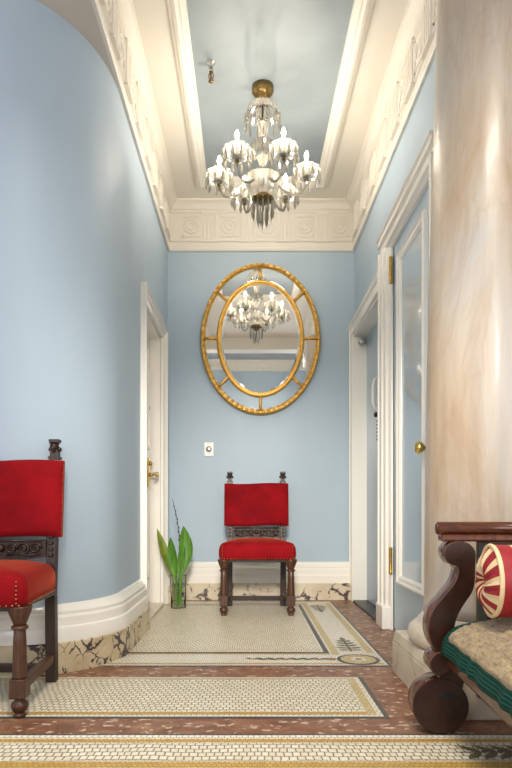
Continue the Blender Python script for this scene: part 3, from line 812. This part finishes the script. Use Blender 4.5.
def make_chair(label):
    t = thing('dining_chair', label, 'chair', (0, 0, 0), 0, None)
    FX, FY, RX, RY = .220, -.21, .193, .185
    # seat
    b = MB(); cushion(b, -.257, .257, -.262, .180, .368, .468, .034, 0, taper=.14)
    for i in range(24):
        a = -.235 + .47 * i / 23; b.ball((a, -.258, .374), .0036, 6, 1)
    for sg in (-1, 1):
        for i in range(6): b.ball((sg * .228, -.262, .382 + .014 * i), .0036, 6, 1)
        for i in range(15): b.ball((sg * (.252 - .0018 * i), -.21 + .026 * i, .374), .0036, 6, 1)
    b.build('seat', [M['velvet'], M['nail']], t)
    b = MB(); b.box(-.218, .218, -.235, .170, .351, .376); b.build('seat_frame', M['walnut'], t, bevel=.004)
    # back
    b = MB()
    vs = []; n = 12
    prof = []
    for i in range(n + 1):
        z = .578 + (.885 - .578) * i / n
        prof.append(z)
    def bk(z): return RY - .012 + (z - .45) * .10
    pf = []
    for yo, e in ((-.030, 0), (-.034, .008), (-.036, .016)): pass
    ring = []
    xs = [-.232, -.230, -.222, -.205] + [-.205 + .41 * i / 8 for i in range(1, 8)] + [.205, .222, .230, .232]
    def yfront(x, z):
        fx = max(0, (abs(x) - .19) / .042); fz = max(0, (abs((z - .731)) - .128) / .026)
        return bk(z) - .034 + .022 * min(1, fx ** 2 + fz ** 2)
    zs = [.578, .581, .590, .605] + [.605 + .253 * i / 6 for i in range(1, 6)] + [.858, .873, .882, .885]
    g = [[(x, yfront(x, z), z + .004 * math.sin(x * 14)) for x in xs] for z in zs]
    W = len(xs); Hn = len(zs)
    front = [p for r_ in g for p in r_]; back = [(p[0], bk(p[2]) + .022, p[2]) for p in front]
    fs = [(i * W + j, i * W + j + 1, (i + 1) * W + j + 1, (i + 1) * W + j) for i in range(Hn - 1) for j in range(W - 1)]
    o = Hn * W
    fb = [tuple(o + k for k in f[::-1]) for f in fs]
    per = [j for j in range(W)] + [i * W + W - 1 for i in range(1, Hn)] + [(Hn - 1) * W + j for j in range(W - 2, -1, -1)] + [i * W for i in range(Hn - 2, 0, -1)]
    sd = [(per[k], per[(k + 1) % len(per)], o + per[(k + 1) % len(per)], o + per[k]) for k in range(len(per))]
    b.add(front + back, fs + fb + sd, 0, True)
    for i in range(10):
        for sg in (-1, 1): b.ball((sg * .229, bk(.6 + .03 * i) - .008, .595 + .03 * i), .0042, 6, 1)
    for sg in (-1, 1):
        for i in range(5): b.ball((sg * (.180 + .011 * i), bk(.885) - .010, .884), .0042, 6, 1)
    b.build('backrest', [M['velvet'], M['nail']], t)
    # rear legs, running up as posts, with carved finials
    for sg in (-1, 1):
        x = sg * RX
        b = MB()
        def slab(z0, z1, w, y0, y1):
            vs = [(x - w, y0 - w, z0), (x + w, y0 - w, z0), (x + w, y0 + w, z0), (x - w, y0 + w, z0), (x - w, y1 - w, z1), (x + w, y1 - w, z1), (x + w, y1 + w, z1), (x - w, y1 + w, z1)]
            b.add(vs, [(0, 3, 2, 1), (4, 5, 6, 7), (0, 1, 5, 4), (1, 2, 6, 5), (2, 3, 7, 6), (3, 0, 4, 7)])
        slab(0, .34, .020, RY + .010, RY); slab(.34, .90, .019, RY, RY + .043)
        for i in range(4):                     # carved sunk panel of the post
            zc = .50 + .024 * i
            b.box(x - .009, x + .009, bk(zc) - .013, bk(zc) - .004, zc, zc + .015)
        leg = b.build('rear_leg', M['walnut'], t, bevel=.003)
        b = MB(); y = RY + .048
        b.box(x - .021, x + .021, y - .022, y + .022, .893, .903)
        b.box(x - .016, x + .016, y - .016, y + .016, .900, .93)
        b.ball((x, y - .008, .942), .019, 12); b.ball((x, y - .024, .936), .010, 8); b.ball((x, y - .020, .926), .008, 8)
        for e in (-1, 1): b.ball((x + e * .014, y - .006, .958), .008, 8); b.ball((x + e * .009, y - .023, .947), .004, 6); b.ball((x + e * .018, y, .932), .010, 8)
        b.box(x - .020, x + .020, y - .020, y + .018, .960, .972)
        b.build('finial', M['walnut'], leg)
    # carved rail
    b = MB()
    pts = [(-.176, .568), (.176, .568), (.176, .500), (.12, .492), (.07, .498), (.03, .487), (0, .483), (-.03, .487), (-.07, .498), (-.12, .492), (-.176, .500)]
    b.prism(pts, 'y', RY - .012, RY + .008)
    for sg in (-1, 1):
        for (cx, cz, r0, tw) in ((.040, .532, .022, 1), (.088, .530, .026, -1), (.135, .534, .023, 1)):
            sp = []
            for i in range(22):
                a = i / 21 * 3.4 * PI; rr = r0 * (1 - .75 * i / 21)
                sp.append((sg * (cx + rr * math.cos(a) * tw), RY - .015, cz + rr * math.sin(a)))
            b.tube(sp, .0048, 6, 0)
        b.tube([(sg * .02, RY - .014, .505), (sg * .06, RY - .018, .515), (sg * .11, RY - .018, .505), (sg * .155, RY - .014, .512)], .0045, 6)
    b.ball((0, RY - .016, .535), .016, 12); b.ball((0, RY - .026, .528), .007, 8)
    b.tube([(-.162, RY - .012, .563), (.162, RY - .012, .563)], .005, 6)
    b.build('carved_rail', M['walnut'], t)
    # front legs
    for sg in (-1, 1):
        b = MB(); x = sg * FX
        b.lathe([(.024, .336), (.034, .348), (.034, .352)][::-1] if False else [(.018, .300), (.026, .320), (.036, .344), (.040, .358), (.040, .368)], (x, FY, 0), 24)
        b.lathe([(.022, .288), (.028, .291), (.028, .300), (.022, .303)], (x, FY, 0), 24)
        b.lathe([(.0245, .128), (.0255, .14), (.0225, .24), (.019, .292)], (x, FY, 0), 40, flute=(10, .13, .285, .14))
        b.lathe([(.019, .062), (.022, .064), (.016, .056), (.027, .046), (.029, .036), (.024, .022), (.016, .014), (.020, .008), (.020, 0)][::-1], (x, FY, 0), 24)
        b.box(x - .027, x + .027, FY - .027, FY + .027, .064, .128)
        b.build('front_leg', M['walnut2'], t, bevel=.003)
    # stretchers
    for sg in (-1, 1):
        b = MB()
        T = Matrix.Translation((sg * (FX + RX) / 2, 0, 0))
        b.add([(sg * FX - .015, FY, .080), (sg * FX + .015, FY, .080), (sg * FX + .015, FY, .112), (sg * FX - .015, FY, .112), (sg * RX - .015, RY, .080), (sg * RX + .015, RY, .080), (sg * RX + .015, RY, .112), (sg * RX - .015, RY, .112)],
              [(0, 3, 2, 1), (4, 5, 6, 7), (0, 1, 5, 4), (1, 2, 6, 5), (2, 3, 7, 6), (3, 0, 4, 7)])
        b.build('side_stretcher', M['walnut2'], t, bevel=.003)
    b = MB(); b.box(-RX, RX, RY - .012, RY + .016, .040, .072); b.build('rear_stretcher', M['walnut'], t, bevel=.003)
    return t
ca = make_chair('red velvet chair with carved finials against the far wall, below the oval mirror')
ca.location = (.068, 4.075, .0022); ca['group'] = 'matching red velvet chairs'
cb = copy_tree(ca)
cb['label'] = 'nearer red velvet chair at the left in front of the rounded blue wall'
cb.location = (-.974, 2.168, .0022)

# ------------------------------------------------------------------ vase with leaves
VX, VY = -.485, 4.17
v = tag(MB().lathe([(.046, .002), (.050, .0), (.053, .006), (.054, .12), (.056, .228), (.0585, .234), (.0565, .234), (.053, .228), (.051, .12), (.050, .012), (.01, .010)], (VX, VY, .0022), 32, caps=False).build('glass_vase', M['vase'], base=True),
        'clear cylindrical glass vase on the mosaic floor by the left door', 'vase')
b = MB(); b.tube([(.0488 * math.cos(2 * PI * i / 32), .0488 * math.sin(2 * PI * i / 32), .105) for i in range(32)], .0014, 6, closed=True); b.build('water_line', M['water'], v)
def blade(q, base, tip, width, bend, face, n=18, fold=.35):
    base = Vector(base); tip = Vector(tip); vs = []; fs = []
    side = Vector((math.cos(face), math.sin(face), 0)); nor = Vector((-math.sin(face), math.cos(face), 0))
    for i in range(n + 1):
        t = i / n
        p = base.lerp(tip, t); f_ = t ** 2.0; p.x = base.x + (tip.x - base.x) * f_; p.y = base.y + (tip.y - base.y) * f_
        p += Vector(bend) * math.sin(PI * max(0, (t - .35) / .65))
        wv = width * (.16 + .0 * t if t < .38 else .16 + .84 * math.sin(min(1, (t - .38) / .32) * PI / 2) if t < .70 else max(.02, max(0.0, math.cos((t - .70) / .30 * PI / 2)) ** .8)) / 2
        for s_ in (-1, -.5, 0, .5, 1):
            vs.append(p + side * wv * s_ - nor * (1 - abs(s_)) * -wv * fold)
    for i in range(n):
        for j in range(4): fs.append((i * 5 + j, i * 5 + j + 1, i * 5 + 6 + j, i * 5 + 5 + j))
    k = len(vs)
    th = nor * .0018
    q.add(vs + [p + th for p in vs], fs + [tuple(k + a for a in f[::-1]) for f in fs], 0, True)
    per = [i * 5 for i in range(n + 1)] + [n * 5 + j for j in range(1, 5)] + [i * 5 + 4 for i in range(n - 1, -1, -1)] + [3, 2, 1]
    q.add(vs + [p + th for p in vs], [(per[i], per[(i + 1) % len(per)], k + per[(i + 1) % len(per)], k + per[i]) for i in range(len(per))], 0, True)
pl = thing('leaf_spray', 'broad green leaves standing in the glass vase by the left door', 'plant', (VX, VY, .0022))
for (bs, tp, wd, bn, fc, mt) in (((.016, .000, .016), (.034, .01, .580), .100, (.028, 0, 0), .12, 'leaf'), ((-.008, -.012, .016), (-.052, -.03, .500), .074, (-.012, 0, 0), -.25, 'leaf'),
                                 ((-.024, .006, .016), (-.150, .0, .560), .062, (-.012, 0, .0), .55, 'leafy'), ((.004, .012, .016), (.03, .02, .47), .060, (.0, .0, 0), -.3, 'leaf')):
    b = MB(); blade(b, bs, tp, wd, bn, fc); b.build('leaf', M[mt], pl, fix=False)
tw = thing('bare_twig', 'thin dark budding twig rising above the leaves in the vase', 'twig', (VX - .004, VY + .038, .0182))
b = MB(); pts = [(0, 0, 0), (.002, .002, .2), (.010, .003, .40), (.004, .0, .52), (-.012, .0, .62), (-.030, 0, .70), (-.042, 0, .755)]
b.tube(pts, [.004, .004, .0035, .003, .003, .0025, .0015], 7); b.build('stem', M['twig'], tw)
for i in range(16):
    f = .33 + .6 * i / 15; z = f * .755
    for j in range(len(pts) - 1):
        if pts[j][2] <= z <= pts[j + 1][2]:
            q = (z - pts[j][2]) / (pts[j + 1][2] - pts[j][2]); p = Vector(pts[j]).lerp(Vector(pts[j + 1]), q)
    b = MB(); b.ball((p.x + .005 * (-1) ** i, p.y - .002, p.z), .006 - .0002 * i, 7, sz=1.6); b.build('bud', M['twig'], tw)

# ------------------------------------------------------------------ daybed
SX, SY = .60, 1.80
sf = thing('daybed', 'dark mahogany daybed with scrolled end post beside the marble column', 'daybed', (SX, SY, .0015), math.radians(-4))
def pz(px, py): return ((px - 247) / 328 - SX, .68 - (py - 512) / 328)
def smooth_poly(pts, it=2):
    for _ in range(it):
        q = []
        for i in range(len(pts)):
            a, c = pts[i], pts[(i + 1) % len(pts)]
            q += [(a[0] * .75 + c[0] * .25, a[1] * .75 + c[1] * .25), (a[0] * .25 + c[0] * .75, a[1] * .25 + c[1] * .75)]
        pts = q
    return pts
S_px = [(449, 543), (460, 541), (470, 544), (476, 552), (475, 566), (475, 580), (473, 592), (463, 606), (456, 620), (454, 634), (456, 648), (452, 656), (441, 656), (434, 650), (429, 638), (428, 624), (433, 609), (444, 596), (454, 584), (458, 573), (457, 566), (450, 565), (445, 559), (444, 550)]
def end_post(y0, y1, q):
    q.prism(smooth_poly([pz(*p) for p in S_px], 2), 'y', y0, y1, 0, smooth=True, side=1)
    cx, cz = pz(440, 664)
    ring = [(cx + .033 * math.cos(t), cz + .036 * math.sin(t)) for t in [2 * PI * i / 32 for i in range(32)]]
    q.prism(ring, 'y', y0 - .012, y1, 0, smooth=True, side=1)
def foot(y0, y1, q):
    cx, cz = pz(441, 704)
    cz = .086; r = .084
    ring = [(cx + r * math.cos(t), cz + r * math.sin(t)) for t in [2 * PI * i / 56 for i in range(56)]]
    q.prism(ring, 'y', y0, y1, 0, smooth=True, side=1)
    # neck joining the foot to the post above
    q.prism([(cx - .01, cz + .07), (cx + .065, cz + .05), (cx + .085, cz + .13), (cx + .02, cz + .15)], 'y', y0 + .004, y1, 0, side=1)
    outer = [(cx + .018 + .034 * math.cos(t), cz + .012 + .030 * math.sin(t)) for t in [math.radians(20 + 140 * i / 16) for i in range(17)]]
    innr = [(cx + .022 + .030 * math.cos(t), cz + .014 + .014 * math.sin(t)) for t in [math.radians(160 - 140 * i / 16) for i in range(17)]]
    q.prism(outer + innr, 'y', y0 - .003, y0 + .002, 2)
b = MB(); end_post(0, .080, b); pst = b.build('end_post', [M['mahog2'], M['mahog']], sf, bevel=.004)
b = MB(); foot(0, .080, b); b.build('scroll_foot', [M['mahog2'], M['mahog'], M['darkmetal']], sf, bevel=.003)
b = MB(); b.tube([(-.012, .030, .628), (.80, .030, .628)], .0205, 24)
b.lathe([(.0185, 0), (.015, .005), (.004, .006)], n=20, T=Matrix.Translation((-.012, .030, .628)) @ Matrix.Rotation(-PI / 2, 4, 'Y'))
b.build('crest_roller', M['rail'], sf)
b = MB(); b.box(-.004, .80, .004, .058, .588, .610); b.build('crest_moulding', M['mahog'], sf, bevel=.006)
b = MB(); b.box(.118, .142, .040, .068, .10, .592); b.build('back_post', M['greypost'], sf)
b = MB(); b.box(.140, .80, .046, .064, .24, .590); b.build('end_panel', M['mahog'], sf)
b = MB(); pr = [(.008, .256), (.032, .262), (.042, .256), (.042, .206), (.014, .204), (.006, .216)]
b.prism(pr, 'y', -1.20, .01, 0); b.build('front_rail', M['rail'], sf, bevel=.005)
b = MB(); b.box(.79, .82, -1.20, .06, .20, .27); b.build('rear_rail', M['rail'], sf)
b = MB(); b.box(.050, .79, -1.18, -.004, .235, .306); b.build('seat', M['darkcloth'], sf, bevel=.02)
b = MB(); b.box(.76, .82, .0, .06, 0, .60); b.build('rear_post', M['mahog'], sf)
b = MB(); end_post(-1.26, -1.18, b); b.build('end_post', [M['mahog2'], M['mahog']], sf, bevel=.004)
b = MB(); foot(-1.26, -1.18, b); b.build('scroll_foot', [M['mahog2'], M['mahog'], M['darkmetal']], sf, bevel=.003)
b = MB(); b.box(.76, .82, -1.26, -1.20, 0, .60); b.build('rear_post', M['mahog'], sf)

# throw lying on the seat
th = thing('fur_throw', 'golden fur throw with green quilted border spread on the daybed seat', 'throw', (SX, SY, .0015), math.radians(-4))
def surf(u, v):
    # u across the seat from the hanging hem (0) inwards, v along towards the camera (0 at the far edge)
    h = .082
    if u < h:
        f = u / h
        x = -.008 + .022 * f ** 2; z = .256 + (.330 - .256) * f
        x += .004 * math.sin(v * 60 + 1.5 * math.sin(v * 23)) * (1 - f)
        if f > .75: x += .012 * (f - .75) / .25
    else:
        g = u - h
        x = .026 + g; z = .333 + .036 * (1 - math.exp(-g * 9)) + .006 * math.sin(min(1, g / .7) * PI)
    if v < .05: z -= (.05 - v) ** 2 * 3
    return Vector((x, -.022 - v, z))
NU, NV = 150, 220
U1, V1 = .80, 1.10
def sheet(u0, u1, v0, v1, nu, nv, lift, fuzz, name, mat):
    q = MB(); vs = []; fs = []
    for j in range(nv + 1):
        for i in range(nu + 1):
            u = u0 + (u1 - u0) * i / nu; v_ = v0 + (v1 - v0) * j / nv
            if fuzz:
                u += .006 * noise.noise(Vector((v_ * 60, 3, 0))) if i == 0 else 0
                v_ += .006 * noise.noise(Vector((u * 60, 9, 0))) if j == 0 else 0
            p = surf(u, v_)
            e = min(1, min(i, j, nu - i + 1) / 3)
            p += Vector((-.8, 0, .6)) * lift * e if u < .082 else Vector((0, 0, lift * e))
            if fuzz:
                k = noise.fractal(Vector((u * 55, v_ * 30, 1)), 1.0, 2.0, 4)
                p += Vector((-.15, 0, 1)) * fuzz * k * e + Vector((0, 0, random.uniform(-.0012, .0012)))
            vs.append(p)
    W = nu + 1
    fs = [(j * W + i, j * W + i + 1, (j + 1) * W + i + 1, (j + 1) * W + i) for j in range(nv) for i in range(nu)]
    q.add(vs, fs, 0, True)
    return q.build(name, mat, th, fix=False)
o = sheet(0, U1, 0, V1, 60, 90, 0, 0, 'border', M['green'])
sd = o.modifiers.new('solid', 'SOLIDIFY'); sd.thickness = .007; sd.offset = -1
sheet(.040, U1, .060, V1, NU, NV, .016, .0065, 'fur', M['fur'])

# bolster
bo = thing('striped_bolster', 'round bolster cushion with red and cream stripes on the fur throw', 'bolster', (.655, 1.585, .4955), math.radians(-6))
R = .0965
q = MB(); n = 72; k = 12
vs = []; fs = []; ms = []
# gathered end: pleats spiral into the button
for i in range(n):
    a = 2 * PI * i / n
    for j in range(k + 1):
        f = j / k
        rr = .006 + (R - .010) * f
        aa = a + .55 * (1 - f) ** 1.5
        bulge = .030 * math.sin(PI * (.06 + .88 * f) ** .8) - .006
        pleat = .006 * math.cos(a * 20) * math.sin(PI * min(1, f * 1.0)) 
        vs.append((-bulge - pleat, rr * math.cos(aa), rr * math.sin(aa)))
W = k + 1
idx0 = len(q.f)
for i in range(n):
    i2 = (i + 1) % n
    red = (int(i / (n / 20.0)) % 2 == 0)
    for j in range(k):
        q.add([vs[i * W + j], vs[i2 * W + j], vs[i2 * W + j + 1], vs[i * W + j + 1]], [(0, 1, 2, 3)], 1 if red else 0, True)
q.ball((-.004, 0, 0), .009, 10, 1)
q.build('gathered_end', [M['cream'], M['redsilk']], bo)
q = MB()
segs = [(0.0, .006, 0), (.006, .044, 1), (.044, .070, 0), (.070, .120, 0), (.120, .150, 1), (.150, .21, 0), (.21, .26, 1), (.26, .32, 0), (.32, .37, 1), (.37, .43, 0), (.43, .494, 1), (.494, .50, 0)]
for (x0, x1, mt) in segs:
    ring = []
    for x in (x0, x1):
        rr = R + .001 * math.sin(x * 80)
        ring += [(x, rr * math.cos(2 * PI * i / n), rr * math.sin(2 * PI * i / n)) for i in range(n)]
    q.add(ring, [(i, (i + 1) % n, n + (i + 1) % n, n + i) for i in range(n)], mt, True)
q.add([(.5, R * math.cos(2 * PI * i / n), R * math.sin(2 * PI * i / n)) for i in range(n)], [list(range(n))], 0)
q.build('cover', [M['cream'], M['redsilk']], bo)
q = MB(); q.tube([(.0, (R - .002) * math.cos(2 * PI * i / n), (R - .002) * math.sin(2 * PI * i / n)) for i in range(n)], .0055, 8, closed=True)
q.build('piping', M['cream'], bo)

# ------------------------------------------------------------------ light
W_ = bpy.data.worlds.new('World'); SC.world = W_; W_.use_nodes = True
bg = W_.node_tree.nodes['Background']
bg.inputs['Color'].default_value = (.92, .96, 1.0, 1); bg.inputs['Strength'].default_value = 0.62
def area(name, loc, rot, sx, sy, power, color):
    l = bpy.data.lights.new(name, 'AREA'); l.shape = 'RECTANGLE'; l.size = sx; l.size_y = sy; l.energy = power; l.color = color
    o = bpy.data.objects.new(name, l); COL.objects.link(o); o.location = loc; o.rotation_euler = rot
    return o
for i, (x0, x1) in enumerate(WX):
    area('window_daylight', ((x0 + x1) / 2, YB - .06, (WZ[0] + WZ[1]) / 2), (PI / 2, 0, 0), x1 - x0 - .12, WZ[1] - WZ[0] - .12, 24, (.97, .975, 1.0))  # added daylight fill, one area light in each unseen window
area('lobby_ceiling_lamp', (.05, .35, 3.22), (math.radians(12), 0, 0), .9, .5, 62, (1.0, .93, .82))  # added fill light without a fixture, brightens near floor and column
sl = bpy.data.lights.new('lobby_spotlight', 'SPOT'); sl.energy = 560; sl.color = (1.0, .93, .82); sl.spot_size = math.radians(36); sl.spot_blend = 1.0; sl.shadow_soft_size = .25  # added frontal fill from behind the camera, brightens the far end
so = bpy.data.objects.new('lobby_spotlight', sl); COL.objects.link(so); so.location = (.0, -.5, 1.98)
so.rotation_euler = (Vector((.08, 4.2, .55)) - Vector(so.location)).to_track_quat('-Z', 'Y').to_euler()

# ------------------------------------------------------------------ camera
cam = bpy.data.cameras.new('camera'); co = bpy.data.objects.new('camera', cam); COL.objects.link(co)
co.location = (0, 0, .68); co.rotation_euler = (PI / 2, 0, 0)
cam.sensor_fit = 'AUTO'; cam.sensor_width = 36
cam.lens = 590 / 768 * 36
cam.shift_x = 9 / 768; cam.shift_y = 128 / 768
cam.clip_start = .02
SC.camera = co
SC.view_settings.view_transform = 'Standard'; SC.view_settings.look = 'None'
SC.view_settings.gamma = 1; SC.view_settings.use_curve_mapping = False
SC.view_settings.exposure = 0.42
SC.cycles.use_denoising = True
SC.cycles.max_bounces = 14; SC.cycles.transparent_max_bounces = 40; SC.cycles.diffuse_bounces = 6
SC.cycles.caustics_reflective = False; SC.cycles.caustics_refractive = False
